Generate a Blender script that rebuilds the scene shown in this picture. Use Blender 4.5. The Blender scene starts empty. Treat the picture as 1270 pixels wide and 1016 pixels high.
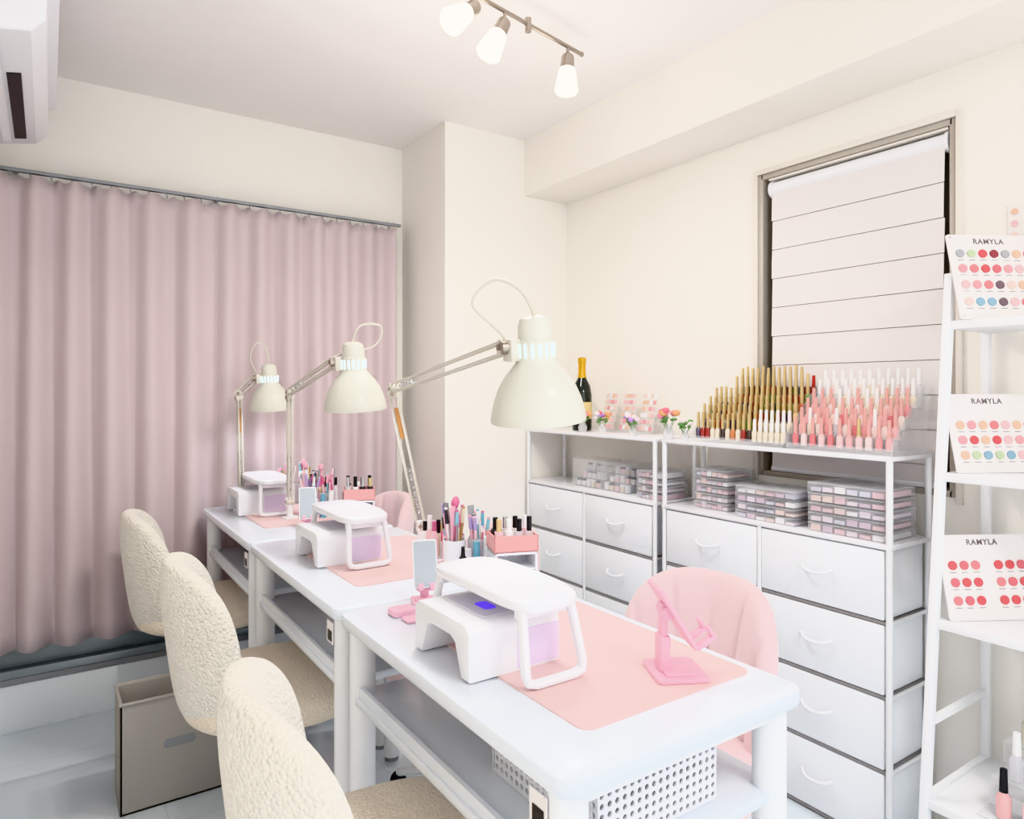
import bpy, bmesh, math, random
from mathutils import Vector, Matrix, Euler
random.seed(7)
scene=bpy.context.scene
R=math.radians

# ------------------------------------------------------------------ materials
def lin(c):
    c=c/255.0
    return c/12.92 if c<=0.04045 else ((c+0.055)/1.055)**2.4
def col(rgb): return (lin(rgb[0]),lin(rgb[1]),lin(rgb[2]),1)
MC={}
def mat(name,rgb,rough=0.5,metal=0.0,bump=0,bscale=200,var=0,vscale=8,alpha=1,em=None,ems=0,sheen=0,coat=0,trans=0,ior=1.45,vor=False):
    if name in MC: return MC[name]
    m=bpy.data.materials.new(name); m.use_nodes=True
    nt=m.node_tree; b=nt.nodes['Principled BSDF']
    b.inputs['Base Color'].default_value=col(rgb)
    b.inputs['Roughness'].default_value=rough
    b.inputs['Metallic'].default_value=metal
    b.inputs['Alpha'].default_value=alpha
    b.inputs['Sheen Weight'].default_value=sheen
    b.inputs['Coat Weight'].default_value=coat
    b.inputs['Transmission Weight'].default_value=trans
    b.inputs['IOR'].default_value=ior
    if em:
        b.inputs['Emission Color'].default_value=col(em); b.inputs['Emission Strength'].default_value=ems
    tc=nt.nodes.new('ShaderNodeTexCoord')
    n=nt.nodes.new('ShaderNodeTexNoise'); n.inputs['Scale'].default_value=vscale; n.inputs['Detail'].default_value=4
    nt.links.new(tc.outputs['Object'],n.inputs['Vector'])
    mx=nt.nodes.new('ShaderNodeMix'); mx.data_type='RGBA'
    v=max(var,0.01)
    c=col(rgb)
    mx.inputs['A'].default_value=(c[0]*(1-v),c[1]*(1-v),c[2]*(1-v),1)
    mx.inputs['B'].default_value=(min(1,c[0]*(1+v)),min(1,c[1]*(1+v)),min(1,c[2]*(1+v)),1)
    nt.links.new(n.outputs['Fac'],mx.inputs['Factor'])
    nt.links.new(mx.outputs['Result'],b.inputs['Base Color'])
    if bump>0:
        n2=nt.nodes.new('ShaderNodeTexVoronoi' if vor else 'ShaderNodeTexNoise'); n2.inputs['Scale'].default_value=bscale
        if not vor: n2.inputs['Detail'].default_value=3
        nt.links.new(tc.outputs['Object'],n2.inputs['Vector'])
        bp=nt.nodes.new('ShaderNodeBump'); bp.inputs['Strength'].default_value=bump; bp.inputs['Distance'].default_value=0.01
        if vor: bp.invert=True; bp.inputs['Distance'].default_value=0.006
        nt.links.new(n2.outputs['Distance' if vor else 'Fac'],bp.inputs['Height']); nt.links.new(bp.outputs['Normal'],b.inputs['Normal'])
    MC[name]=m
    return m

M_wall=mat('wall_paint_cream',(246,242,235),0.85,bump=0.05,bscale=250)
M_ceil=mat('ceiling_paint',(247,243,241),0.9,bump=0.04,bscale=200)
M_reflpanel=mat('floor_reflection_white',(240,246,250),0.12,coat=0.4)
M_white=mat('white_laminate',(226,232,240),0.22,coat=0.2)
M_metalw=mat('white_powdercoat',(238,239,241),0.35)
M_plw=mat('white_plastic',(236,236,240),0.3,coat=0.2)
M_grey=mat('grey_plastic',(150,152,156),0.45)
M_dark=mat('black_plastic',(25,25,28),0.35)
M_frame=mat('window_frame_taupe',(178,170,160),0.45)
M_framel=mat('window_frame_light',(226,220,212),0.45)
M_alu=mat('aluminium_grey',(150,158,163),0.35,metal=0.3)
M_winglass=mat('window_glass',(150,165,175),0.08)
M_pane=mat('frosted_pane',(170,165,160),0.3)
M_curt=mat('curtain_mauve',(208,192,194),0.85,bump=0.15,bscale=600,sheen=0.15,var=0.04,vscale=3)
M_steel=mat('brushed_nickel',(165,155,145),0.3,metal=0.9)
M_chrome=mat('chrome',(210,210,212),0.15,metal=1)
M_bulb=mat('frosted_glass_lit',(255,250,240),0.4,em=(255,250,238),ems=5)
M_teddy=mat('teddy_fabric_cream',(240,233,221),0.95,bump=0.9,bscale=150,sheen=0.5,var=0.05,vscale=60,vor=True)
M_seat=mat('seat_fabric_beige',(232,218,199),0.9,bump=0.5,bscale=170,sheen=0.4,var=0.04,vscale=40,vor=True)
M_velvet=mat('pink_velvet',(236,208,210),0.8,bump=0.12,bscale=300,sheen=0.4,var=0.04,vscale=10)
M_shade=mat('lamp_enamel_ivory',(210,209,198),0.35,coat=0.3)
M_slit=mat('lamp_slit_glow',(225,245,250),0.4,em=(225,246,255),ems=3.0)
M_led=mat('lamp_led',(255,255,255),0.4,em=(235,245,255),ems=5)
M_mat=mat('pink_leather_mat',(238,206,204),0.55,bump=0.1,bscale=400)
M_pink=mat('pink_plastic',(240,188,206),0.35)
M_pink2=mat('salmon_plastic',(238,175,172),0.4)
M_lilac=mat('lilac_panel',(226,212,236),0.3)
M_uv=mat('uv_light',(60,30,160),0.3,em=(90,50,240),ems=0.6)
M_uvoff=mat('display_window',(225,222,232),0.2)
M_clear=mat('clear_acrylic',(240,242,246),0.08,alpha=0.18)
M_clear2=mat('frosted_acrylic_case',(240,240,245),0.2,alpha=0.45)
M_drawer=mat('drawer_fabric_white',(243,246,250),0.75,bump=0.15,bscale=500)
M_seam=mat('dark_gap',(150,147,147),0.8)
M_binf=mat('fabric_bin_grey',(176,171,165),0.9,bump=0.3,bscale=500)
M_brown=mat('spring_reflection_tan',(190,135,80),0.5)  # tan arm segment: colour reflected in the spring, painted on
M_arm=mat('lamp_arm_enamel',(205,200,190),0.35)
M_gold=mat('gold_cap',(208,186,138),0.35,metal=0.4)
M_bottle=mat('champagne_glass',(18,28,20),0.1,coat=0.5)
M_label=mat('cream_label',(225,205,150),0.6)
M_foil=mat('gold_foil',(215,170,60),0.3,metal=0.8)
M_leaf=mat('leaf_green',(110,155,92),0.6)
M_phone=mat('phone_screen',(172,180,186),0.12)
M_board=mat('sample_board_white',(236,231,229),0.35)
M_ink=mat('print_grey',(120,108,112),0.7)
M_blind=mat('blind_fabric',(226,221,220),0.85,bump=0.1,bscale=500)
M_blind2=mat('blind_sheer',(204,199,197),0.85)

def tiles():
    m=bpy.data.materials.new('floor_gloss_tile'); m.use_nodes=True
    nt=m.node_tree; b=nt.nodes['Principled BSDF']
    tc=nt.nodes.new('ShaderNodeTexCoord')
    br=nt.nodes.new('ShaderNodeTexBrick'); br.offset=0
    br.inputs['Color1'].default_value=col((230,240,248)); br.inputs['Color2'].default_value=col((225,236,246))
    br.inputs['Mortar'].default_value=col((216,225,234)); br.inputs['Scale'].default_value=1
    br.inputs['Mortar Size'].default_value=0.002
    br.inputs['Brick Width'].default_value=0.6; br.inputs['Row Height'].default_value=0.6
    nt.links.new(tc.outputs['Object'],br.inputs['Vector'])
    n=nt.nodes.new('ShaderNodeTexNoise'); n.inputs['Scale'].default_value=3; n.inputs['Detail'].default_value=6
    nt.links.new(tc.outputs['Object'],n.inputs['Vector'])
    mx=nt.nodes.new('ShaderNodeMix'); mx.data_type='RGBA'; mx.blend_type='MULTIPLY'
    mx.inputs['Factor'].default_value=0.05
    nt.links.new(br.outputs['Color'],mx.inputs['A']); nt.links.new(n.outputs['Fac'],mx.inputs['B'])
    nt.links.new(mx.outputs['Result'],b.inputs['Base Color'])
    b.inputs['Roughness'].default_value=0.06
    b.inputs['Coat Weight'].default_value=1.0; b.inputs['Coat Roughness'].default_value=0.02
    b.inputs['Coat IOR'].default_value=2.0
    return m
M_floor=tiles()

# ------------------------------------------------------------------ mesh builder
def sp(v,e): return math.copysign(abs(v)**e,v)
class MB:
    def __init__(s,name): s.name=name; s.bm=bmesh.new(); s.mats=[]
    def mi(s,m):
        if m not in s.mats: s.mats.append(m)
        return s.mats.index(m)
    def add(s,t,m,M=None):
        i=s.mi(m)
        for f in t.faces: f.material_index=i; f.smooth=True
        if M is not None: bmesh.ops.transform(t,matrix=M,verts=t.verts)
        me=bpy.data.meshes.new('tmp'); t.to_mesh(me); t.free()
        s.bm.from_mesh(me); bpy.data.meshes.remove(me)
    def box(s,lo,hi,m,bev=0,seg=2,M=None):
        t=bmesh.new(); bmesh.ops.create_cube(t,size=1)
        c=[(lo[i]+hi[i])/2 for i in range(3)]; d=[hi[i]-lo[i] for i in range(3)]
        for v in t.verts: v.co=Vector((c[0]+v.co.x*d[0],c[1]+v.co.y*d[1],c[2]+v.co.z*d[2]))
        if bev>0: bmesh.ops.bevel(t,geom=t.edges[:],offset=bev,segments=seg,affect='EDGES',profile=0.5)
        s.add(t,m,M)
    def cyl(s,p0,p1,r0,m,r1=None,seg=16,caps=True,M=None):
        if r1 is None: r1=r0
        p0=Vector(p0);p1=Vector(p1); d=p1-p0
        t=bmesh.new(); bmesh.ops.create_cone(t,cap_ends=caps,segments=seg,radius1=r0,radius2=max(r1,1e-5),depth=d.length)
        q=d.to_track_quat('Z','Y').to_matrix().to_4x4()
        X=Matrix.Translation((p0+p1)/2)@q
        s.add(t,m,(M@X) if M is not None else X)
    def lathe(s,prof,m,M=None,seg=24):
        t=bmesh.new(); rings=[]
        for r,z in prof:
            if r<1e-5: rings.append([t.verts.new((0,0,z))])
            else: rings.append([t.verts.new((r*math.cos(2*math.pi*k/seg),r*math.sin(2*math.pi*k/seg),z)) for k in range(seg)])
        for a,b in zip(rings,rings[1:]):
            for k in range(seg):
                k2=(k+1)%seg
                if len(a)==1 and len(b)==1: continue
                if len(a)==1: t.faces.new((a[0],b[k],b[k2]))
                elif len(b)==1: t.faces.new((a[k],a[k2],b[0]))
                else: t.faces.new((a[k],a[k2],b[k2],b[k]))
        bmesh.ops.recalc_face_normals(t,faces=t.faces[:])
        s.add(t,m,M)
    def tube(s,pts,r,m,seg=8,closed=False,M=None):
        pts=[Vector(p) for p in pts]; n=len(pts); t=bmesh.new(); rings=[]
        up=None
        for i,p in enumerate(pts):
            if closed: tg=(pts[(i+1)%n]-pts[i-1]).normalized()
            else: tg=(pts[min(i+1,n-1)]-pts[max(i-1,0)]).normalized()
            if up is None:
                up=Vector((0,0,1)) if abs(tg.z)<0.9 else Vector((1,0,0))
            a=tg.cross(up); 
            if a.length<1e-4: a=tg.orthogonal()
            a.normalize(); up=a.cross(tg).normalized()
            rings.append([t.verts.new(p+(a*math.cos(2*math.pi*k/seg)+up*math.sin(2*math.pi*k/seg))*r) for k in range(seg)])
        rr=list(zip(rings,rings[1:]))
        if closed: rr.append((rings[-1],rings[0]))
        for a,b in rr:
            for k in range(seg):
                t.faces.new((a[k],a[(k+1)%seg],b[(k+1)%seg],b[k]))
        if not closed:
            t.faces.new(rings[0][::-1]); t.faces.new(rings[-1])
        bmesh.ops.recalc_face_normals(t,faces=t.faces[:])
        s.add(t,m,M)
    def prism(s,poly,axis,lo,hi,m,bev=0,seg=2,M=None):
        t=bmesh.new()
        def P(a,b,c):
            return {'x':(c,a,b),'y':(a,c,b),'z':(a,b,c)}[axis]
        v0=[t.verts.new(P(a,b,lo)) for a,b in poly]; v1=[t.verts.new(P(a,b,hi)) for a,b in poly]
        n=len(poly)
        f0=t.faces.new(v0); f1=t.faces.new(v1[::-1])
        for i in range(n): t.faces.new((v0[i],v0[(i+1)%n],v1[(i+1)%n],v1[i]))
        bmesh.ops.recalc_face_normals(t,faces=t.faces[:])
        if bev>0:
            es=list(set(list(f0.edges)+list(f1.edges)))
            bmesh.ops.bevel(t,geom=es,offset=bev,segments=seg,affect='EDGES',profile=0.5)
        s.add(t,m,M)
    def rrect(s,lo,hi,rad,m,bev=0,axis='z',M=None,n=6):
        ax={'x':(1,2,0),'y':(0,2,1),'z':(0,1,2)}[axis]
        x0,x1=lo[ax[0]],hi[ax[0]]; y0,y1=lo[ax[1]],hi[ax[1]]
        s.prism(rr(x0,y0,x1,y1,rad,n),axis,lo[ax[2]],hi[ax[2]],m,bev=bev,M=M)
    def pad(s,warp,m,n2=0.55,nt=4,N=14,K=48,M=None):
        t=bmesh.new()
        rings=[]
        rs=[math.sin(i/N*math.pi/2) for i in range(N+1)]
        seq=[(r,1) for r in rs]+[(r,-1) for r in rs[-2::-1]]
        for r,sg in seq:
            b=sg*max(0,1-r**nt)**(1/nt)
            if r<1e-6: rings.append([t.verts.new(warp(0,b,0))])
            else:
                rings.append([t.verts.new(warp(r*sp(math.cos(2*math.pi*k/K),n2),b,r*sp(math.sin(2*math.pi*k/K),n2))) for k in range(K)])
        for a,b in zip(rings,rings[1:]):
            for k in range(K):
                k2=(k+1)%K
                if len(a)==1: t.faces.new((a[0],b[k],b[k2]))
                elif len(b)==1: t.faces.new((a[k],a[k2],b[0]))
                else: t.faces.new((a[k],a[k2],b[k2],b[k]))
        bmesh.ops.recalc_face_normals(t,faces=t.faces[:])
        s.add(t,m,M)
    def sphere(s,c,r,m,sc=(1,1,1),seg=12):
        t=bmesh.new(); bmesh.ops.create_uvsphere(t,u_segments=seg,v_segments=max(6,seg//2),radius=r)
        s.add(t,m,Matrix.Translation(c)@Matrix.Diagonal((sc[0],sc[1],sc[2],1)))
    def text(s,body,size,m,M,bold=0.0):
        cu=bpy.data.curves.new('txt','FONT'); cu.body=body; cu.size=size; cu.align_x='CENTER'; cu.align_y='CENTER'
        cu.space_character=1.15; cu.extrude=0.0003; cu.offset=bold
        ob=bpy.data.objects.new('txt',cu); scene.collection.objects.link(ob)
        bpy.context.view_layer.update()
        dg=bpy.context.evaluated_depsgraph_get()
        me=bpy.data.meshes.new_from_object(ob.evaluated_get(dg))
        t=bmesh.new(); t.from_mesh(me); s.add(t,m,M)
        bpy.data.objects.remove(ob); bpy.data.curves.remove(cu); bpy.data.meshes.remove(me)
    def done(s,angle=40,loc=None,rotz=0,origin=True):
        me=bpy.data.meshes.new(s.name)
        if origin and loc is None:
            xs=[v.co.x for v in s.bm.verts]; ys=[v.co.y for v in s.bm.verts]; zs=[v.co.z for v in s.bm.verts]
            o=Vector(((min(xs)+max(xs))/2,(min(ys)+max(ys))/2,min(zs)))
            bmesh.ops.translate(s.bm,verts=s.bm.verts,vec=-o)
        else: o=Vector(loc) if loc else Vector((0,0,0))
        s.bm.to_mesh(me); s.bm.free()
        for m in s.mats: me.materials.append(m)
        try: me.set_sharp_from_angle(angle=R(angle))
        except Exception: pass
        ob=bpy.data.objects.new(s.name,me); scene.collection.objects.link(ob)
        ob.location=o; ob.rotation_euler=(0,0,rotz)
        return ob
def rr(x0,y0,x1,y1,r,n=6):
    pts=[]
    for cx,cy,a0 in ((x1-r,y0+r,-90),(x1-r,y1-r,0),(x0+r,y1-r,90),(x0+r,y0+r,180)):
        for i in range(n+1):
            a=R(a0+90*i/n); pts.append((cx+r*math.cos(a),cy+r*math.sin(a)))
    return pts
def dup(ob,loc,rotz=None):
    o=bpy.data.objects.new(ob.name.split('.')[0],ob.data); scene.collection.objects.link(o)
    o.location=loc; o.rotation_euler=(0,0,ob.rotation_euler[2] if rotz is None else rotz)
    return o
def light(kind,name,loc,energy,color,parent=None,**kw):
    l=bpy.data.lights.new(name,kind); l.energy=energy; l.color=color
    for k,v in kw.items():
        if k!='rot': setattr(l,k,v)
    o=bpy.data.objects.new(name,l); scene.collection.objects.link(o)
    o.location=Vector(loc)-(parent.location if parent else Vector((0,0,0)))
    if 'rot' in kw: o.rotation_euler=kw['rot']
    if parent: o.parent=parent
    return o

# ------------------------------------------------------------------ room shell
XL,XR,YC,YB,ZC=-0.27,2.025,2.95,-1.3,2.315
b=MB('floor'); b.box((XL-.1,YB,-.1),(XR+.1,YC+.1,0),M_floor); b.done()
b=MB('ceiling'); b.box((XL-.1,YB,ZC),(XR+.1,YC+.1,ZC+.1),M_ceil); b.done()
b=MB('wall_left'); b.box((XL-.1,YB,0),(XL,YC+.1,ZC),M_wall); b.done()
WX0,WX1,WZ0,WZ1=-0.2,1.30,0.17,1.92
b=MB('wall_back')
b.box((XL,YC,0),(XR+.1,YC+.1,WZ0),M_wall); b.box((XL,YC,WZ1),(XR+.1,YC+.1,ZC),M_wall)
b.box((XL,YC,WZ0),(WX0,YC+.1,WZ1),M_wall); b.box((WX1,YC,WZ0),(XR+.1,YC+.1,WZ1),M_wall); b.done()
b=MB('floor_reflection_panel'); b.box((XL,YC-.01,0),(1.375,YC,WZ0-.005),M_reflpanel,bev=.002); b.done()  # added glossy panel, stands in for the bright floor reflection below the sill
b=MB('wall_column'); b.box((1.375,2.53,0),(XR,YC,ZC),M_wall); b.done()
b=MB('ceiling_beam'); b.box((1.78,YB,2.065),(XR,2.53,ZC),M_wall); b.done()
VY0,VY1,VZ0,VZ1=0.865,1.465,0.91,1.915
b=MB('wall_right')
b.box((XR,YB,0),(XR+.1,YC,VZ0),M_wall); b.box((XR,YB,VZ1),(XR+.1,YC,ZC),M_wall)
b.box((XR,YB,VZ0),(XR+.1,VY0,VZ1),M_wall); b.box((XR,VY1,VZ0),(XR+.1,YC,VZ1),M_wall); b.done()
b=MB('window_1')
y0=YC-.02
b.box((WX0,y0,WZ0),(WX1,YC+.06,WZ0+.02),M_grey)
b.box((WX0,y0,WZ0+.02),(WX1,YC+.06,WZ0+.05),M_alu,bev=.004)
b.box((WX0,YC+.01,WZ0+.05),(WX1,YC+.05,WZ0+.13),M_alu,bev=.004)
b.box((WX0,y0,WZ1-.05),(WX1,YC+.06,WZ1),M_alu)
for x in (WX0,.53,WX1-.05): b.box((x,YC,WZ0+.05),(x+.05,YC+.05,WZ1-.05),M_alu)
b.box((WX0,YC+.055,WZ0),(WX1,YC+.065,WZ1),M_winglass)
b.done()
b=MB('window_2')
t=.010
for lo,hi in (((XR-.004,VY0-t,VZ0-t),(XR+.08,VY0+.008,VZ1+t)),((XR-.004,VY1-.008,VZ0-t),(XR+.08,VY1+t,VZ1+t)),
              ((XR-.004,VY0,VZ1-.008),(XR+.08,VY1,VZ1+t)),((XR-.004,VY0,VZ0-t),(XR+.08,VY1,VZ0+.008))):
    b.box(lo,hi,M_frame,bev=.002)
b.box((XR+.085,VY0-.01,VZ0-.01),(XR+.095,VY1+.01,VZ1+.01),M_pane)
b.done()
b=MB('trim_1')
t=.026
for lo,hi in (((XR-.012,VY0-t,VZ0-t),(XR,VY0-.0105,VZ1+t)),((XR-.012,VY1+.0105,VZ0-t),(XR,VY1+t,VZ1+t)),((XR-.012,VY0-.0105,VZ1+.0105),(XR,VY1+.0105,VZ1+t))):
    b.box(lo,hi,M_framel,bev=.001)
b.done()
b=MB('roller_blind')
ya,yb=VY0+.022,VY1-.04
b.cyl((XR+.022,ya,VZ1-.045),(XR+.022,yb,VZ1-.045),.026,M_plw,seg=24)
b.cyl((XR+.022,ya-.010,VZ1-.045),(XR+.022,ya,VZ1-.045),.03,M_plw,seg=24)
b.cyl((XR+.022,yb,VZ1-.045),(XR+.022,yb+.010,VZ1-.045),.03,M_plw,seg=24)
b.box((XR-.002,ya-.01,VZ1-.016),(XR+.05,yb+.01,VZ1-.010),M_framel)
z=VZ1-.06
i=0
while z>VZ0+.03:
    z2=max(z-.095,VZ0+.02)
    b.prism([(XR+.0015,z),(XR+.004,z),(XR+.001,z2),(XR-.0015,z2)],'y',ya+.002*(i%2),yb-.002*(i%2),M_blind)
    b.prism([(XR+.0042,z2+.01),(XR+.0055,z2+.01),(XR+.0055,z2-.01),(XR+.0042,z2-.01)],'y',ya+.004,yb-.004,M_blind2)
    z=z2-.002; i+=1
b.box((XR-.006,ya,VZ0+.009),(XR+.006,yb,VZ0+.024),M_plw,bev=.003)
b.done()

# ------------------------------------------------------------------ curtains
def curtain(x0,x1,ph):
    t=MB('curtain_panel'); bm=bmesh.new()
    nx=int((x1-x0)/.005); nz=26; z1=1.925; zb=.30
    V=[]
    for i in range(nx+1):
        x=x0+(x1-x0)*i/nx; row=[]
        w=2*math.pi*x/.125+ph+1.2*math.sin(x*5+ph)
        for j in range(nz+1):
            tt=j/nz
            z=z1+(zb-z1)*tt
            A=.017+.012*tt
            y=2.870+A*(math.sin(w+.3*math.sin(tt*2+x*9))+.25*math.sin(2*w+1.2))
            if j==0: z+=-.007*(1+math.sin(w*2))
            row.append(bm.verts.new((x+.015*math.sin(w*1.0+1)*(.4+.6*tt),y,z)))
        V.append(row)
    for i in range(nx):
        for j in range(nz):
            bm.faces.new((V[i][j],V[i+1][j],V[i+1][j+1],V[i][j+1]))
    t.add(bm,M_curt)
    o=t.done(angle=80)
    md=o.modifiers.new('s','SOLIDIFY'); md.thickness=.002
    return o
curtain(-.25,.56,0.3); curtain(.555,1.30,1.4)
b=MB('curtain_rail')
b.box((-.26,2.862,1.932),(1.33,2.882,1.944),M_grey,bev=.002)
for i in range(26):
    x=-.23+i*.06; b.tube([(x,2.872,1.935),(x,2.868,1.925),(x+.004,2.872,1.915)],.002,M_grey,seg=5)
for x in (-.1,.55,1.30): b.box((x,2.87,1.942),(x+.015,2.95,1.952),M_plw)
b.done()

# ------------------------------------------------------------------ air conditioner
b=MB('air_conditioner')
prof=[(-.27,1.955),(-.12,1.938),(-.03,1.955),(-.003,1.985),(.0,2.06),(.022,2.075),(.024,2.25),(0,2.285),(-.27,2.285)]
b.prism(prof,'y',1.78,2.60,M_plw,bev=.010,seg=3)
b.prism([(-.082,1.9425),(-.053,1.948),(-.058,1.968),(-.082,1.96)],'y',2.02,2.53,M_dark)
b.prism([(-.11,1.934),(-.09,1.937),(-.09,1.941),(-.11,1.938)],'y',1.86,2.55,M_plw)
b.done(angle=25)

# ------------------------------------------------------------------ track light
b=MB('ceiling_track_light')
A=Vector((1.395,1.668,2.25)); B=Vector((.58,1.50,2.25)); D=Vector((.72,1.53,2.25))
b.cyl(A,B,.0065,M_steel,seg=12)
b.sphere(A,.008,M_steel)
mid=A.lerp(D,.36)
b.cyl((mid.x,mid.y,2.228),(mid.x,mid.y,2.268),.010,M_steel)
cn=Vector((.64,1.512,0))
b.cyl((cn.x,cn.y,2.25),(cn.x,cn.y,ZC),.007,M_steel); b.cyl((cn.x,cn.y,ZC-.02),(cn.x,cn.y,ZC),.05,M_steel,seg=24)
spots=[]
for tt,rx,ry in ((.10,0,.05),(.50,.1,.45),(.66,-.1,.85)):
    p=A.lerp(D,tt)
    b.cyl(p,p-Vector((0,0,.025)),.005,M_steel)
    b.sphere(p-Vector((0,0,.027)),.011,M_steel)
    Mx=Matrix.Translation(p-Vector((0,0,.030)))@Euler((rx,ry,0)).to_matrix().to_4x4()
    b.lathe([(0,.005),(.018,.002),(.020,-.005),(.022,-.040),(.0,-.040)],M_steel,Mx)
    b.lathe([(.022,-.039),(.026,-.045),(.036,-.108),(.032,-.114),(0,-.111)],M_bulb,Mx)
    spots.append(Mx@Vector((0,0,-.14)))
trk=b.done()
for i,p in enumerate(spots):
    light('SPOT','spot_bulb',p,11,(1,.965,.92),trk,shadow_soft_size=.05,spot_size=R(172),spot_blend=.8)
    light('POINT','spot_glow',p,1.6,(1,.965,.92),trk,shadow_soft_size=.05)
b=MB('added_fill_disc'); b.lathe([(0,2.25),(.2,2.252),(.235,2.27),(.24,ZC),(0,ZC)],mat('added_fill_glow',(255,255,255),.5,em=(255,252,246),ems=2),Matrix.Translation((.85,-.5,0)),seg=40)  # unseen fill disc added behind the camera to brighten the room
fill_ob=b.done()
light('AREA','added_fill_light',(.85,-.5,2.24),13,(1,.98,.96),fill_ob,shape='DISK',size=.5)

# ------------------------------------------------------------------ tables
HT=.74
TX0,TX1=.487,.955
def table(y0,y1):
    b=MB('nail_desk')
    x0,x1=TX0,TX1
    b.rrect((x0,y0+.002,HT-.026),(x1,y1-.002,HT),.03,M_white,bev=.006)
    b.rrect((x0+.03,y0+.03,HT-.05),(x1-.03,y1-.03,HT-.026),.02,M_metalw)
    zl=.585
    b.rrect((x0+.015,y0+.03,zl-.018),(x1-.015,y1-.03,zl),.02,M_white,bev=.003)
    b.box((x0+.02,y0+.05,zl),(x0+.028,y1-.05,zl+.02),M_white)
    for x in (x0+.036,x1-.036):
        for y in (y0+.045,y1-.045):
            b.cyl((x,y,0.015),(x,y,HT-.026),.0255,M_metalw,seg=24)
            b.cyl((x,y,0),(x,y,0.016),.022,M_grey,seg=20)
    b.box((x0+.0075,y0+.05,.655),(x0+.0095,y0+.085,.70),M_board)
    b.box((x0+.0065,y0+.055,.660),(x0+.0075,y0+.078,.682),M_dark)
    return b.done()
TY=[.607,1.352,2.095,2.835]
for i in range(3): table(TY[i],TY[i+1])

def perf(b,o,ux,uz,nx,nz,cell,m):
    t=bmesh.new()
    o=Vector(o);ux=Vector(ux);uz=Vector(uz); K=8; r=cell*.33
    for i in range(nx):
        for j in range(nz):
            c=o+ux*(cell*(i+.5))+uz*(cell*(j+.5))
            inn=[];out=[]
            for k in range(K):
                a=2*math.pi*(k+.5)/K; ca,sa=math.cos(a),math.sin(a)
                inn.append(t.verts.new(c+ux*r*ca+uz*r*sa))
                f=(cell/2)/max(abs(ca),abs(sa)); out.append(t.verts.new(c+ux*f*ca+uz*f*sa))
            cor=[t.verts.new(c+ux*cell/2*sx+uz*cell/2*sz) for sx,sz in ((1,1),(-1,1),(-1,-1),(1,-1))]
            for k in range(K):
                k2=(k+1)%K
                if k%2==0: t.faces.new((inn[k],out[k],cor[k//2],out[k2],inn[k2]))
                else: t.faces.new((inn[k],out[k],out[k2],inn[k2]))
    bmesh.ops.remove_doubles(t,verts=t.verts,dist=1e-5)
    n=ux.cross(uz).normalized()
    ret=bmesh.ops.extrude_face_region(t,geom=t.faces[:])
    vs=[e for e in ret['geom'] if isinstance(e,bmesh.types.BMVert)]
    bmesh.ops.translate(t,verts=vs,vec=n*.003)
    bmesh.ops.recalc_face_normals(t,faces=t.faces[:])
    b.add(t,m)
b=MB('perforated_basket')
c=.0135; bx0,bx1,by0,by1=.585,.815,.67,.92; bz=.589
nx=int((bx1-bx0)/c); ny=int((by1-by0)/c)
perf(b,(bx0,by0,bz+.002),(1,0,0),(0,0,1),nx,6,c,M_plw)
perf(b,(bx0,by1,bz+.002),(1,0,0),(0,0,1),nx,6,c,M_plw)
perf(b,(bx0,by0,bz+.002),(0,1,0),(0,0,1),ny,6,c,M_plw)
perf(b,(bx1,by0,bz+.002),(0,1,0),(0,0,1),ny,6,c,M_plw)
b.box((bx0,by0,bz-.003),(bx1,by1,bz+.002),M_plw)
zt=bz+.002+6*c
b.tube([(bx0,by0,zt),(bx1,by0,zt),(bx1,by1,zt),(bx0,by1,zt)],.004,M_plw,closed=True)
b.done(angle=30)

for dy in (0,.80,1.60):
    b=MB('pink_desk_mat'); b.prism(rr(.583,.69+dy,.93,1.14+dy,.02),'z',HT,HT+.0025,M_mat); b.done()

# nail lamps + armrest
def arch(b,dx,dy,on):
    x0,x1,y0,y1=.53+dx,.705+dx,.90+dy,1.085+dy; z0=HT+.0028
    h=.085
    outer=[(y0,z0),(y0,z0+h-.02)]
    for i in range(1,6):
        a=R(180-90*i/5); outer.append((y0+.02+.02*math.cos(a),z0+h-.02+.02*math.sin(a)))
    for i in range(0,6):
        a=R(90-90*i/5); outer.append((y1-.02+.02*math.cos(a),z0+h-.02+.02*math.sin(a)))
    outer+=[(y1,z0),(y1-.025,z0),(y1-.045,z0+h-.035),(y1-.06,z0+h-.028),(y0+.06,z0+h-.028),(y0+.045,z0+h-.035),(y0+.025,z0)]
    b.prism(outer,'x',x0,x1,M_plw,bev=.003)
    b.box((x0+.09,y0-.0012,z0+.004),(x1-.004,y0+.001,z0+h-.02),M_lilac)
    b.box((x0+.02,y0+.065,z0+h-.029),(x1-.02,y1-.065,z0+h-.0275),M_lilac)
    b.rrect((x0+.045,y0+.03,z0+h-.002),(x0+.165,y1-.03,z0+h+.0008),.01,M_uvoff)
    b.rrect((x0+.066,y0+.058,z0+h-.001),(x0+.090,y0+.098,z0+h+.0015),.008,M_uv if on else M_uvoff)
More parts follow.
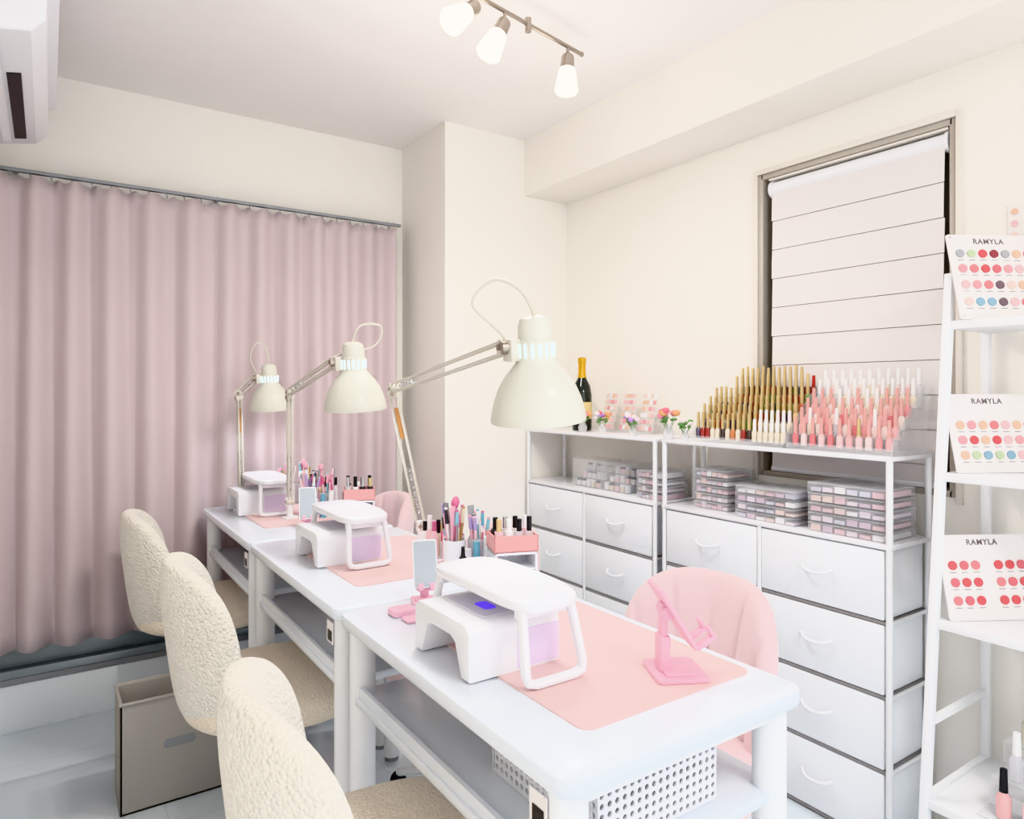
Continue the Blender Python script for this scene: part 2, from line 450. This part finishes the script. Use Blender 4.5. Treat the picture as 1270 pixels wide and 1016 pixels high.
for dx,dy in ((0,0),(.03,.80),(.03,1.66)):
    b=MB('uv_nail_lamp'); arch(b,dx,dy,dy==0); b.done(angle=35)
    b=MB('nail_arm_rest')
    x0,x1,y0,y1=.573+dx,.708+dx,.825+dy,1.135+dy; zt=HT+.122
    b.pad(lambda a,bb,c:Vector(((x0+x1)/2+a*(x1-x0)/2,(y0+y1)/2+c*(y1-y0)/2,zt+bb*.013+.005*(1-c*c))),M_plw,n2=.5,N=10)
    for yy,s in ((y0+.03,-1),(y1-.03,1)):
        xa,xb=x0+.012,x1-.010; zf=HT+.0095
        for off in (0,.005):
            o2=s*off
            p=[(xa+.010,yy+o2,zt-.004),(xa+.002,yy+s*.022+o2,zf+.016),(xa+.006,yy+s*.024+o2,zf+.004),(xa+.02,yy+s*.024+o2,zf),(xb-.02,yy+s*.024+o2,zf),(xb-.006,yy+s*.024+o2,zf+.004),(xb-.002,yy+s*.022+o2,zf+.016),(xb-.010,yy+o2,zt-.004)]
            b.tube(p,.0065,M_plw,seg=8)
        b.box((xa+.004,yy-s*.004-.007,zt-.022),(xb-.004,yy-s*.004+.007,zt-.004),M_plw,bev=.003)
    b.done()

# ------------------------------------------------------------------ phone stands
def phone_stand(x,y,rz,phone,s=1.0,tilt=-22):
    b=MB('phone_stand'); 
    b.rrect((-.04,-.040,0),(.04,.035,.006),.008,M_pink,bev=.0015)
    b.box((-.03,-.02,.006),(.03,.02,.010),M_pink,bev=.001)
    b.rrect((-.013,.008,.006),(.013,.024,.055),.004,M_pink,bev=.002)
    b.rrect((-.009,.011,.05),(.009,.021,.100),.003,M_pink,bev=.002)
    b.cyl((-.016,.012,.088),(.016,.012,.088),.009,M_pink)
    T=Matrix.Translation((0,.0,.078))@Matrix.Rotation(R(tilt),4,'X')
    b.rrect((-.030,-.004,-.045),(.030,.002,.055),.006,M_pink,bev=.001,axis='y',M=T)
    b.box((-.012,-.0055,-.02),(.012,-.0035,.03),M_plw,M=T)
    for sx in (-.024,.010):
        b.box((sx,-.032,-.049),(sx+.014,-.002,-.043),M_pink,bev=.001,M=T)
        b.box((sx,-.034,-.049),(sx+.014,-.029,-.030),M_pink,bev=.001,M=T)
    if phone:
        b.rrect((-.036,-.014,-.041),(.036,-.006,.10),.008,M_plw,axis='y',bev=.001,M=T)
        b.rrect((-.033,-.0148,-.037),(.033,-.0138,.096),.006,M_phone,axis='y',M=T)
    z=HT+(.003 if not phone else .0)
    o=b.done(loc=(x,y,z),rotz=rz); o.scale=(s,s,s); return o
phone_stand(.82,.755,R(62),False,s=1.12,tilt=-32)
phone_stand(.668,1.318,R(-20),True,s=.72)
phone_stand(.70,2.22,R(-15),True,s=.75)
b=MB('nail_clip_case'); b.rrect((.565,1.245,HT),(.615,1.285,HT+.012),.008,M_pink,bev=.002); b.rrect((.572,1.20,HT),(.612,1.235,HT+.006),.006,M_pink,bev=.002); b.done()

# ------------------------------------------------------------------ pots / organisers
PC=[(230,90,108),(240,182,198),(60,60,65),(140,195,210),(245,245,245),(245,210,216),(215,115,155),(228,216,192),(182,165,212),(112,172,196),(186,150,98)]
PM=[mat('item_colour_%d'%i,c,.35) for i,c in enumerate(PC)]
def pots(x,y,seed,n=3):
    rnd=random.Random(seed)
    b=MB('pen_pot_group')
    for k in range(n):
        cx=x+[-.03,.03,-.005][k]; cy=y+[.0,-.015,.05][k]
        r=.026
        b.lathe([(0,0),(r,0),(r*1.08,.085),(r*1.0,.085),(r*.93,.004),(0,.004)],[M_plw,M_clear2,M_pink][k],Matrix.Translation((cx,cy,HT)),seg=20)
        for i in range(12):
            a=rnd.random()*6.28; q=r*.75*rnd.random()**.5; L=.12+.045*rnd.random()
            p0=Vector((cx+q*.5*math.cos(a),cy+q*.5*math.sin(a),HT+.006)); p1=p0+Vector((math.cos(a)*.028*rnd.random(),math.sin(a)*.028*rnd.random(),L))
            m=rnd.choice(PM[1:]+[PM[4],PM[5],PM[7]])
            if i%4==1:
                d=(p1-p0).normalized()
                b.box((-.0085,-.0015,0),(.0085,.0015,L),rnd.choice([PM[1],PM[5],PM[4],PM[8],M_grey]),bev=.001,M=Matrix.Translation(p0)@d.to_track_quat('Z','Y').to_matrix().to_4x4()@Matrix.Rotation(a,4,'Z'))
                continue
            b.cyl(p0,p1,.0040,m,seg=8)
            if i==0: b.sphere(p1+Vector((0,0,.008)),.010,rnd.choice([PM[1],PM[6]]),(1,1,1.4),8)
            else: b.cyl(p1-(p1-p0)*.25,p1,.0054,rnd.choice(PM),r1=.0038,seg=8)
    if n==3:
        for (ox,oy,m,rr_,hh) in ((.0,-.055,PM[9],.009,.085),(.028,-.058,PM[4],.010,.095),(-.022,-.05,M_clear2,.010,.07)):
            b.lathe([(0,0),(rr_,0),(rr_,hh*.7),(rr_*.9,hh),(0,hh)],m,Matrix.Translation((x+ox,y+oy,HT)),seg=12)
    return b.done()
pots(.855,1.47,1); pots(.80,2.42,2); pots(.81,2.72,3,2)
def cluster(x,y,seed):
    rnd=random.Random(seed); b=MB('nail_care_tray')
    b.rrect((x-.045,y-.045,HT),(x+.045,y+.045,HT+.012),.008,M_plw,bev=.002)
    for i in range(3):
        for j in range(3):
            cx=x-.026+.026*i; cy=y-.026+.026*j; h=.03+.045*rnd.random()
            b.lathe([(0,.012),(.010,.012),(.010,.012+h*.8),(.006,.012+h),(0,.012+h)],rnd.choice([PM[4],PM[5],PM[1],PM[7],M_clear2]),Matrix.Translation((cx,cy,HT)),seg=12)
            b.cyl((cx,cy,HT+.012+h),(cx,cy,HT+.012+h+.02+.02*rnd.random()),.006,rnd.choice([M_dark,M_plw,PM[4],M_gold,PM[6]]),seg=10)
    b.done()
cluster(.89,2.59,21); cluster(.855,1.61,22); cluster(.905,2.345,23)
def organiser(x,y,seed):
    rnd=random.Random(seed)
    b=MB('desk_organiser'); w=.10; d=.085; z=HT
    M0=Matrix.Translation((x,y,0))@Matrix.Rotation(R(-20),4,'Z')
    for lo,hi in (((-w/2,-d/2,z),(w/2,d/2,z+.005)),((-w/2,-d/2,z+.075),(w/2,d/2,z+.08)),((-w/2,-d/2,z),(-w/2+.005,d/2,z+.08)),((w/2-.005,-d/2,z),(w/2,d/2,z+.08)),((-w/2,d/2-.004,z),(w/2,d/2,z+.08)),((-w/2,-d/2+.002,z+.04),(w/2,d/2,z+.043))):
        b.box(lo,hi,M_plw,M=M0)
    b.box((-w/2+.008,-d/2+.004,z+.007),(w/2-.008,d/2-.01,z+.034),M_clear2,M=M0)
    b.box((-w/2-.002,-d/2,z+.081),(w/2+.002,d/2,z+.084),M_pink2,M=M0)
    for lo,hi in (((-w/2-.002,-d/2,z+.081),(w/2+.002,-d/2+.003,z+.118)),((-w/2-.002,d/2-.003,z+.081),(w/2+.002,d/2,z+.118)),((-w/2-.002,-d/2,z+.081),(-w/2+.001,d/2,z+.118)),((w/2-.001,-d/2,z+.081),(w/2+.002,d/2,z+.118))):
        b.box(lo,hi,M_pink2,M=M0)
    for i in range(4):
        for j in range(2):
            cx=-.036+i*.024; cy=-.02+j*.038; 
            b.cyl((cx,cy,z+.085),(cx,cy,z+.125),.010,rnd.choice([PM[4],PM[5],M_clear2,PM[2]]),seg=12,M=M0)
            b.cyl((cx,cy,z+.125),(cx,cy,z+.150+.01*rnd.random()),.006,rnd.choice([M_dark,M_dark,PM[4],M_gold,M_chrome]),seg=10,M=M0)
    return b.done()
organiser(.897,1.325,4); organiser(.875,2.22,5)
b=MB('dropper_bottle'); b.lathe([(0,0),(.013,0),(.013,.04),(.006,.05),(0,.05)],M_clear2,Matrix.Translation((.80,1.385,HT)),seg=16)
b.lathe([(0,.045),(.009,.045),(.009,.06),(.005,.065),(.004,.085),(0,.087)],M_dark,Matrix.Translation((.80,1.385,HT)),seg=16); b.done()

# ------------------------------------------------------------------ desk lamps
def coil(b,p0,p1,r,turns,wr,m):
    p0=Vector(p0);p1=Vector(p1);d=(p1-p0); q=d.to_track_quat('Z','Y'); pts=[]
    n=turns*7
    for i in range(n+1):
        a=2*math.pi*i/7; pts.append(p0+q@Vector((r*math.cos(a),r*math.sin(a),d.length*i/n)))
    b.tube(pts,wr,m,seg=4)
def desk_lamp(base,elbow,head,tilt,bow,power,sc=1.0,tan=True):
    b=MB('desk_lamp')
    base=Vector(base);elbow=Vector(elbow);head=Vector(head)
    b.cyl(base,base+Vector((0,0,.008)),.028,M_metalw,seg=24)
    b.cyl(base+Vector((0,0,.008)),base+Vector((0,0,.05)),.011,M_metalw)
    b.box(base+Vector((-.014,-.008,.045)),base+Vector((.014,.008,.075)),M_metalw,bev=.002)
    s=base+Vector((0,0,.06))
    Mh=Matrix.Translation(head)@Euler(tilt).to_matrix().to_4x4()@Matrix.Scale(sc,4)
    hj=Mh@Vector((-.045,.03,.135))
    def arm(p,q,tanb):
        d=(q-p).normalized(); side=d.cross(Vector((0,0,1)))
        if side.length<.1: side=Vector((1,0,0))
        side.normalize(); up=side.cross(d).normalized()
        for k in (-1,1):
            for l in (-1,1):
                b.box((-.0022,-.0022,0),(.0022,.0022,(q-p).length),M_arm,M=Matrix.Translation(p+up*.011*k+side*.006*l)@d.to_track_quat('Z','Y').to_matrix().to_4x4())
        m0=p+d*(q-p).length*.1; 
        coil(b,m0,m0+d*.13,.0055,16,.0012,M_chrome)
        if tanb: b.cyl(q-d*.13,q-d*.04,.006,M_brown,seg=8)
        for e in (p,q):
            b.cyl(e-side*.012,e+side*.012,.014,M_arm,seg=18); b.cyl(e-side*.015,e+side*.015,.006,M_steel,seg=10)
    arm(s,elbow,tan)
    e2=elbow+Vector((0,0,.018))
    arm(e2,hj,False)
    b.box((-.052,.0,.11),(-.03,.03,.15),M_arm,bev=.003,M=Mh)
    b.cyl((-.06,.02,.135),(-.02,.01,.135),.012,M_steel,M=Mh)
    outer=[(.086,0),(.087,.006),(.084,.02),(.079,.04),(.070,.062),(.057,.083),(.044,.098),(.036,.108),(.034,.112),(.034,.145),(.031,.147),(.030,.172),(.026,.184),(.014,.190),(0,.191)]
    inner=[(.086,0),(.083,.004),(.075,.04),(.064,.062),(.05,.083),(.036,.1),(.0,.104)]
    b.lathe(outer,M_shade,Mh,seg=48); b.lathe(inner,M_plw,Mh,seg=40)
    for k in range(16):
        a=2*math.pi*k/16
        b.box((.0325,-.0020,.116),(.0350,.0020,.140),M_slit,M=Mh@Matrix.Rotation(a,4,'Z'))
    b.sphere(Mh@Vector((0,0,.055)),.026*sc,M_led)
    top=Mh@Vector((0,0,.19))
    pts=[]
    P=[top,top+Vector(bow[0]),top+Vector(bow[1]),top+Vector(bow[2]),hj+Vector((0,0,.015))]
    Q=[P[0]-Vector((0,0,.05))]+P+[P[-1]-Vector((0,0,.05))]
    for i in range(1,len(Q)-2):
        for j in range(8):
            t=j/8; p0,p1,p2,p3=Q[i-1],Q[i],Q[i+1],Q[i+2]
            pts.append(.5*((2*p1)+(-p0+p2)*t+(2*p0-5*p1+4*p2-p3)*t*t+(-p0+3*p1-3*p2+p3)*t**3))
    pts.append(P[-1])
    b.tube(pts,.0032,M_arm,seg=6)
    o=b.done()
    light('SPOT','lamp_bulb',Mh@Vector((0,0,.03)),power,(.88,.94,1),o,shadow_soft_size=.03,spot_size=R(145),spot_blend=.7)
    return o
desk_lamp((.89,1.78,HT),(.825,1.83,1.178),(.735,1.0,1.135),(R(4),R(-6),0),[(-.025,.01,.045),(-.06,.04,.062),(-.085,.07,.02)],2.0)
desk_lamp((.70,2.42,HT),(.70,2.42,1.165),(.716,1.84,1.135),(R(3),R(-4),0),[(.02,-.01,.045),(.075,-.02,.045),(.06,-.01,-.01)],2.4,tan=False)
desk_lamp((.60,2.70,HT),(.595,2.71,1.16),(.70,2.66,1.115),(R(3),R(-4),0),[(-.01,.0,.06),(-.045,.0,.075),(-.062,.02,.02)],2.4,sc=.92)

# ------------------------------------------------------------------ chairs
def chair(name,m,x,y,rz,pink=False):
    b=MB(name)
    zc=.588 if pink else .60
    def wb(a,bb,c):
        w=.225*(1-.12*(c<0)*c*c-.03*c); p=a*w; Rr=.225
        q=bb*.034
        if pink:
            if bb>0:
                u=a*(1.15-.25*c)*2.2
                d=abs((u%1)-.5)
                q-= .010*math.exp(-((.5-d)/.08)**2)*(1-max(abs(a),abs(c))**8)
                v=abs(c+.05-.12*math.cos(u*2*math.pi))
                q-=.008*math.exp(-(v/.05)**2)
        an=p/Rr
        rad=Rr-q
        z=zc+c*.192-(.02*abs(a)**3 if c>0 else 0)
        X=-rad*math.cos(an)+.04-.12*(z-.45)
        return Vector((X,rad*math.sin(an),z))
    b.pad(wb,m,n2=.62,nt=3.2,N=26 if pink else 16,K=96 if pink else 56)
    def ws(a,bb,c):
        return Vector((.02+a*.225,c*.225,.44+bb*.042+.010*(a*a+c*c)*(bb>0)))
    b.pad(ws,m if pink else M_seat,n2=.85,nt=3,N=16,K=56)
    b.cyl((0,0,.36),(0,0,.40),.09,M_metalw,seg=24)
    b.cyl((0,0,.06),(0,0,.37),.022,M_metalw,seg=16)
    for k in range(5):
        a=2*math.pi*k/5+.3; e=Vector((.19*math.cos(a),.19*math.sin(a),.045))
        b.tube([(0,0,.085),(e.x*.5,e.y*.5,.07),e],.013,M_metalw,seg=8)
        b.cyl((e.x,e.y-.01,.022),(e.x,e.y+.01,.022),.022,M_dark,seg=14)
    return b.done(loc=(x,y,0),rotz=rz,angle=60)
c1=chair('teddy_chair',M_teddy,.437,.965,R(-6))
c2=dup(c1,(.465,1.78,0),R(-4)); c3=dup(c1,(.44,2.55,0),R(-4))
p1=chair('pink_velvet_chair',M_velvet,1.03,1.0,R(184),True)
dup(p1,(.98,1.74,0),R(180)); dup(p1,(.96,2.53,0),R(180))

# ------------------------------------------------------------------ bin
b=MB('fabric_storage_bin')
h=.31
x0,x1,y0,y1=.165,.46,2.19,2.35
t=.008
for lo,hi in (((x0,y0,0),(x1,y0+t,h)),((x0,y1-t,0),(x1,y1,h)),((x0,y0,0),(x0+t,y1,h)),((x1-t,y0,0),(x1,y1,h)),((x0,y0,0),(x1,y1,t))):
    b.box(lo,hi,M_binf,bev=.002)
b.rrect((x0+.11,y0-.001,h-.15),(x0+.195,y0+.001,h-.125),.01,M_grey,axis='y')
b.tube([(x0,y0,h),(x1,y0,h),(x1,y1,h),(x0,y1,h)],.005,M_binf,closed=True,seg=6)
b.done()

# ------------------------------------------------------------------ drawer cabinets
CT=1.018; SH=.79
def cabinet(y0,y1):
    b=MB('drawer_cabinet'); x0,x1=1.78,2.0
    for y in (y0+.008,y1-.008):
        for x in (x0+.008,x1-.008):
            b.cyl((x,y,0),(x,y,CT-.008),.0085,M_metalw,seg=12)
    b.box((x0,y0,CT-.012),(x1,y1,CT),M_plw,bev=.002)
    b.box((x0,y0,SH-.012),(x1,y1,SH),M_plw,bev=.002)
    ph=.193; ym=(y0+y1)/2
    for x in (x0+.008,x1-.008): b.cyl((x,ym,.02),(x,ym,SH-.01),.0075,M_metalw,seg=10)
    for r in range(4):
        z1=SH-.016-r*ph; z0=z1-ph+.013
        for a,c in ((y0+.02,ym-.008),(ym+.008,y1-.02)):
            b.box((x0+.003,a,z0),(x1-.01,c,z1),M_drawer,bev=.004)
            cy=(a+c)/2; zc=(z0+z1)/2+.005
            pts=[]
            for i in range(11):
                tt=i/10*2-1; pts.append((x0-.002-.018*(1-tt**4),cy+tt*.045,zc+.012*tt*tt-.006))
            b.tube(pts,.0048,M_plw,seg=8)
        b.box((x0+.006,y0+.012,z0-.010),(x1-.01,y1-.012,z0-.002),M_seam)
        for y in (y0+.008,y1-.008): b.cyl((x0,y,z0-.006),(x1,y,z0-.006),.005,M_metalw,seg=8)
    return b.done()
cabinet(.905,1.695); cabinet(1.725,2.515)

M_cont=[mat('case_content_%d'%i,c,.5) for i,c in enumerate([(235,222,232),(214,190,206),(246,245,246),(232,196,204),(208,208,222),(238,214,206)])]
M_case=mat('clear_case_plastic',(238,240,244),0.10,alpha=0.25)
def cases(x0,x1,y0,y1,n,h,seed=0):
    rnd=random.Random(seed)
    b=MB('clear_case_stack')
    for i in range(n):
        z=SH+i*h; j=.008*(rnd.random()-.5)
        b.box((x0+j,y0+j,z+.0005),(x1+j,y1+j,z+h-.0005),M_case,bev=.002)
        b.box((x0+j-.0003,y0+j-.0003,z+h-.005),(x1+j+.0003,y1+j+.0003,z+h-.004),M_clear2)
        for k in range(6):
            yy=y0+.004+(y1-y0-.008)*(k+.1)/6
            b.box((x0+.006,yy,z+.002),(x1-.01,yy+(y1-y0)/6*.8,z+h-.006-.011*rnd.random()),rnd.choice(M_cont))
    return b.done()
cases(1.84,1.97,1.46,1.60,5,.027,seed=1)
cases(1.80,1.94,1.19,1.40,4,.026,seed=2)
cases(1.80,1.96,.93,1.15,5,.028,seed=3)
cases(1.82,1.96,1.735,1.86,4,.026,seed=4)
b=MB('small_parts_organiser')
rnd=random.Random(9)
for k in range(2):
    ya=1.93+k*.17
    b.box((1.84,ya,SH),(1.96,ya+.15,SH+.003),M_clear)
    for i in range(3):
        for j in range(5):
            z=SH+.003+i*.03; yy=ya+.014+j*.03; xx=1.86+.03*i
            b.cyl((xx,yy,z),(xx,yy,z+.02),.012,rnd.choice([PM[4],PM[5],PM[7],M_plw]),seg=12)
            b.cyl((xx,yy,z+.02),(xx,yy,z+.028),.0125,rnd.choice([M_grey,M_plw,M_plw,M_dark]),seg=12)
    for i in range(3): b.box((1.845+.03*i,ya,SH),(1.875+.03*i,ya+.15,SH+.003+i*.03),M_clear2)
    # clear acrylic cover
    for lo,hi in (((1.836,ya-.004,SH),(1.838,ya+.154,SH+.115)),((1.836,ya-.004,SH+.113),(1.965,ya+.154,SH+.115)),((1.836,ya-.004,SH),(1.965,ya-.002,SH+.115))):
        b.box(lo,hi,M_clear)
b.done()

# ------------------------------------------------------------------ polish bottles on risers
def bottle(b,x,y,z,body,cap,hb=.035,hc=.05,rb=.009,rc=.0055):
    b.lathe([(0,0),(rb,0),(rb,hb*.8),(rc*.9,hb),(rc*.9,hb+.002),(0,hb+.002)],body,Matrix.Translation((x,y,z)),seg=10)
    b.lathe([(0,hb),(rc,hb),(rc*.82,hb+hc),(0,hb+hc+.001)],cap,Matrix.Translation((x,y,z)),seg=8)
BC=[mat('polish_%d'%i,c,.12,coat=.5) for i,c in enumerate([(120,155,85),(190,120,70),(150,50,45),(60,48,42),(220,190,135),(180,95,65),(90,80,100),(228,218,200)])]
PK=[mat('polish_pink_%d'%i,c,.12,coat=.5) for i,c in enumerate([(236,184,184),(228,158,160),(242,210,210),(214,122,126),(240,222,218)])]
M_capp=mat('rose_cap',(232,178,172),.3,metal=.2); M_capw=mat('white_cap',(244,243,243),.3); M_red=mat('red_cap',(180,50,45),.4)
rnd=random.Random(3)
def riser(y0,y1,rows):
    b=MB('acrylic_riser')
    for i in range(rows):
        x=1.795+i*.031; z=CT+.012+i*.028
        b.box((x,y0,z-.003),(x+.032,y1,z),M_clear); b.box((x-.001,y0,z-.026 if i else CT),(x+.001,y1,z+.008),M_clear)
    for y in (y0,y1-.003):
        b.prism([(1.795,CT),(1.795,CT+.03),(1.795+rows*.031,CT+.03+rows*.028),(1.795+rows*.031,CT)],'y',y,y+.003,M_clear)
    b.done()
riser(1.225,1.575,6); riser(.91,1.215,6)
b=MB('nail_polish_bottles')
for i in range(6):
    x=1.811+i*.031; z=CT+.0125+i*.028; n=17
    for j in range(n):
        y=1.235+j*.0201
        u=j/n
        if i>=4 and u>.80: continue
        if i<2 and u<.30: body,cap,hc=BC[7],M_capw,.035
        elif i==5 and j<2: body,cap,hc=BC[2],M_red,.03
        else: body,cap,hc=rnd.choice(BC),M_gold,.045+.012*(i>3)+.008*rnd.random()
        bottle(b,x,y,z,body,cap,hc=hc)
b.done()
b=MB('nail_polish_bottles')
for i in range(6):
    x=1.811+i*.031; z=CT+.0125+i*.028; n=11
    for j in range(n):
        y=.925+j*.027
        if i<4 and rnd.random()<.93-.2*(i==3): body,cap,hc=rnd.choice(PK),M_capp,.046
        else: body,cap,hc=rnd.choice([BC[7],PK[4],M_clear2]),M_capw,.045
        if i==0 and j==3: cap=M_gold
        bottle(b,x,y,z,body,cap,hc=hc)
b.done()

# left cabinet top items
b=MB('champagne_bottle')
TB=Matrix.Translation((1.90,2.27,CT))
b.lathe([(0,0),(.040,0),(.042,.01),(.042,.15),(.036,.19),(.018,.225),(.0145,.25),(.0145,.285),(.0,.285)],M_bottle,TB,seg=28)
b.lathe([(.0195,.225),(.0165,.245),(.016,.285),(.018,.29),(.018,.31),(.0,.315)],M_foil,TB,seg=24)
b.lathe([(.0425,.05),(.0427,.051),(.0427,.12),(.0425,.121)],M_label,TB,seg=28)
b.done()
SW=[mat('swatch_%d'%i,c,.25,coat=.4) for i,c in enumerate([(234,166,172),(205,80,86),(240,198,201),(158,158,163),(230,192,166),(128,162,180),(138,48,60),(222,128,134),(175,188,156),(240,216,207),(104,82,92),(212,104,115)])]
for k,(ya,xx) in enumerate(((2.15,1.93),(2.04,1.93),(1.93,1.93))):
    b=MB('colour_chart_stand')
    T=Matrix.Translation((xx,ya,CT))@Matrix.Rotation(R(-12),4,'Z')@Matrix.Rotation(R(12),4,'Y')
    b.box((0,-.052,0),(.003,.052,.18-.01*k),M_clear,M=T)
    b.box((-.03,-.05,0),(.03,.05,.003),M_clear,M=Matrix.Translation((xx,ya,CT)))
    for i in range(6):
        for j in range(4):
            b.box((-.003,-.046+j*.024,.014+i*.026),(0,-.028+j*.024,.030+i*.026),rnd.choice([SW[0],SW[2],SW[2],SW[9],SW[9],SW[4],M_plw]),M=T)
    b.done()
def vase(y,x,c1,s=1.0):
    b=MB('flower_vase'); T=Matrix.Translation((x,y,CT))@Matrix.Scale(s,4)
    b.lathe([(0,0),(.012,0),(.015,.015),(.009,.03),(.011,.036),(.009,.036),(.0,.01)],M_clear2,T,seg=14)
    r=random.Random(int(y*100))
    for i in range(8):
        a=r.random()*6.28; e=Vector((.020*math.cos(a),.020*math.sin(a),.055+.02*r.random()))
        b.tube([T@Vector((0,0,.01)),T@(e*.6),T@e],.0012,M_leaf,seg=5)
        b.sphere(T@e,.010*s,r.choice(c1),(1,1,.8),8)
        b.sphere(T@(e*.75),.007*s,M_leaf,(1.3,.6,.5),6)
    b.done()
fl=[mat('flower_%d'%i,c,.6) for i,c in enumerate([(244,158,176),(246,184,128),(188,145,210),(238,120,138),(250,236,240)])]
vase(2.17,1.82,fl[:2]+[fl[3]],1.3); vase(2.04,1.81,fl,1.1); vase(1.87,1.81,[fl[2],fl[4]],1.1); vase(1.69,1.81,[fl[0],fl[1],fl[3]],1.4); vase(1.605,1.80,[M_leaf,fl[4]],.95)

# ------------------------------------------------------------------ ladder shelf
b=MB('ladder_shelf')
ys=(.775,.05); 
def fx(z): return 1.80-(1.47-z)*.10
for y in ys:
    b.prism([(fx(0)-.012,0),(fx(0)+.012,0),(fx(1.47)+.012,1.47),(fx(1.47)-.012,1.47)],'y',y-.009,y+.009,M_metalw,bev=.002)
    b.box((1.985,y-.009,0),(2.005,y+.009,1.47),M_metalw,bev=.002)
    for z in (.10,.25,.42,.64,.80,.985,1.35): b.box((fx(z),y-.007,z-.008),(1.99,y+.007,z+.006),M_metalw)
LZ=(1.355,.995,.655,.25)
for z in LZ:
    b.box((fx(z)-.008,ys[1],z-.02),(2.0,ys[0]-.005,z),M_metalw,bev=.002)
b.done()
def board(x,y,z,w,h,rows,title):
    b=MB('colour_sample_board')
    T=Matrix.Translation((x,y,z))@Matrix.Rotation(R(-30),4,'Z')@Matrix.Rotation(R(-14),4,'X')
    b.rrect((0,0,0),(w,.005,h),.006,M_board,axis='y',bev=.001,M=T)
    b.text(title,.0185,M_ink,T@Matrix.Translation((w*.47,-.0006,h-.018))@Matrix.Rotation(R(90),4,'X'),bold=.0004)
    for ri,(zz,cols) in enumerate(rows):
        for i,cidx in enumerate(cols):
            if cidx is None: continue
            cx=.026+i*.0285
            b.cyl((cx,0.001,h*zz),(cx,-.003,h*zz),.0105,SW[cidx],seg=16,M=T)
            b.box((cx-.008,-.0006,h*zz-.017),(cx+.008,.001,h*zz-.0155),M_ink,M=T)
    for sx in (.008,w-.008):
        for sz in (.008,h-.008): b.cyl((sx,.006,sz),(sx,-.002,sz),.003,M_chrome,seg=10,M=T)
    return b.done()
board(1.762,.735,LZ[0]+.001,.22,.215,[(.77,[3,8,1,6,3,4,7]),(.59,[0,7,1,11,0,2,4]),(.40,[2,0,7,10,9,4,0]),(.20,[9,5,5,10,2,7,1])],'RAMYLA')
board(1.76,.742,LZ[1]+.001,.22,.19,[(.60,[4,0,4,7,2,4,0]),(.41,[0,1,4,1,2,0,4]),(.22,[4,8,5,8,5,2,0])],'RAMYLA')
board(1.725,.742,LZ[2]+.001,.23,.195,[(.64,[1,11,7,None,1,1,11]),(.44,[11,1,1,None,7,11,1]),(.23,[7,11,1,None,1,1,7])],'RAMYLA')
b=MB('wall_colour_chart')
b.box((2.018,.50,1.56),(2.024,.735,1.66),M_board,bev=.001)
for i in range(3):
    for j in range(7): b.cyl((2.018,.72-.03*j,1.64-.03*i),(2.015,.72-.03*j,1.64-.03*i),.008,SW[[4,2,9,0][(i+j)%4]],seg=12)
b.done()
b=MB('acrylic_riser')
for i in range(3):
    b.box((1.70+.07*i,.35,LZ[3]+.06*i),(1.77+.07*i,.68,LZ[3]+.004+.06*i),M_clear)
    b.box((1.70+.07*i,.35,LZ[3]),(1.703+.07*i,.68,LZ[3]+.004+.06*i),M_clear)
b.done()
b=MB('nail_polish_bottles')
for i in range(3):
    for j in range(6):
        bottle(b,1.735+.07*i,.64-.05*j,LZ[3]+.0045+.06*i,[rnd.choice(PK),M_clear2,BC[7]][i],[M_dark,M_capw,M_capw][i],hb=.055,hc=.05,rb=.015,rc=.009)
b.done()

# ------------------------------------------------------------------ world & camera
w=bpy.data.worlds.new('World'); scene.world=w; w.use_nodes=True
bg=w.node_tree.nodes['Background']; bg.inputs[0].default_value=(.93,.96,1,1); bg.inputs[1].default_value=1.7
cam=bpy.data.cameras.new('camera'); co=bpy.data.objects.new('camera',cam); scene.collection.objects.link(co)
co.location=(0,0,1.19); co.rotation_euler=(R(90),0,R(-34.1))
cam.sensor_fit='HORIZONTAL'; cam.sensor_width=36; cam.lens=850/1270*36; cam.shift_y=-24/1270; cam.clip_start=.02
scene.camera=co
try: scene.view_settings.view_transform='Khronos PBR Neutral'
except Exception: scene.view_settings.view_transform='Standard'
scene.view_settings.exposure=0.45
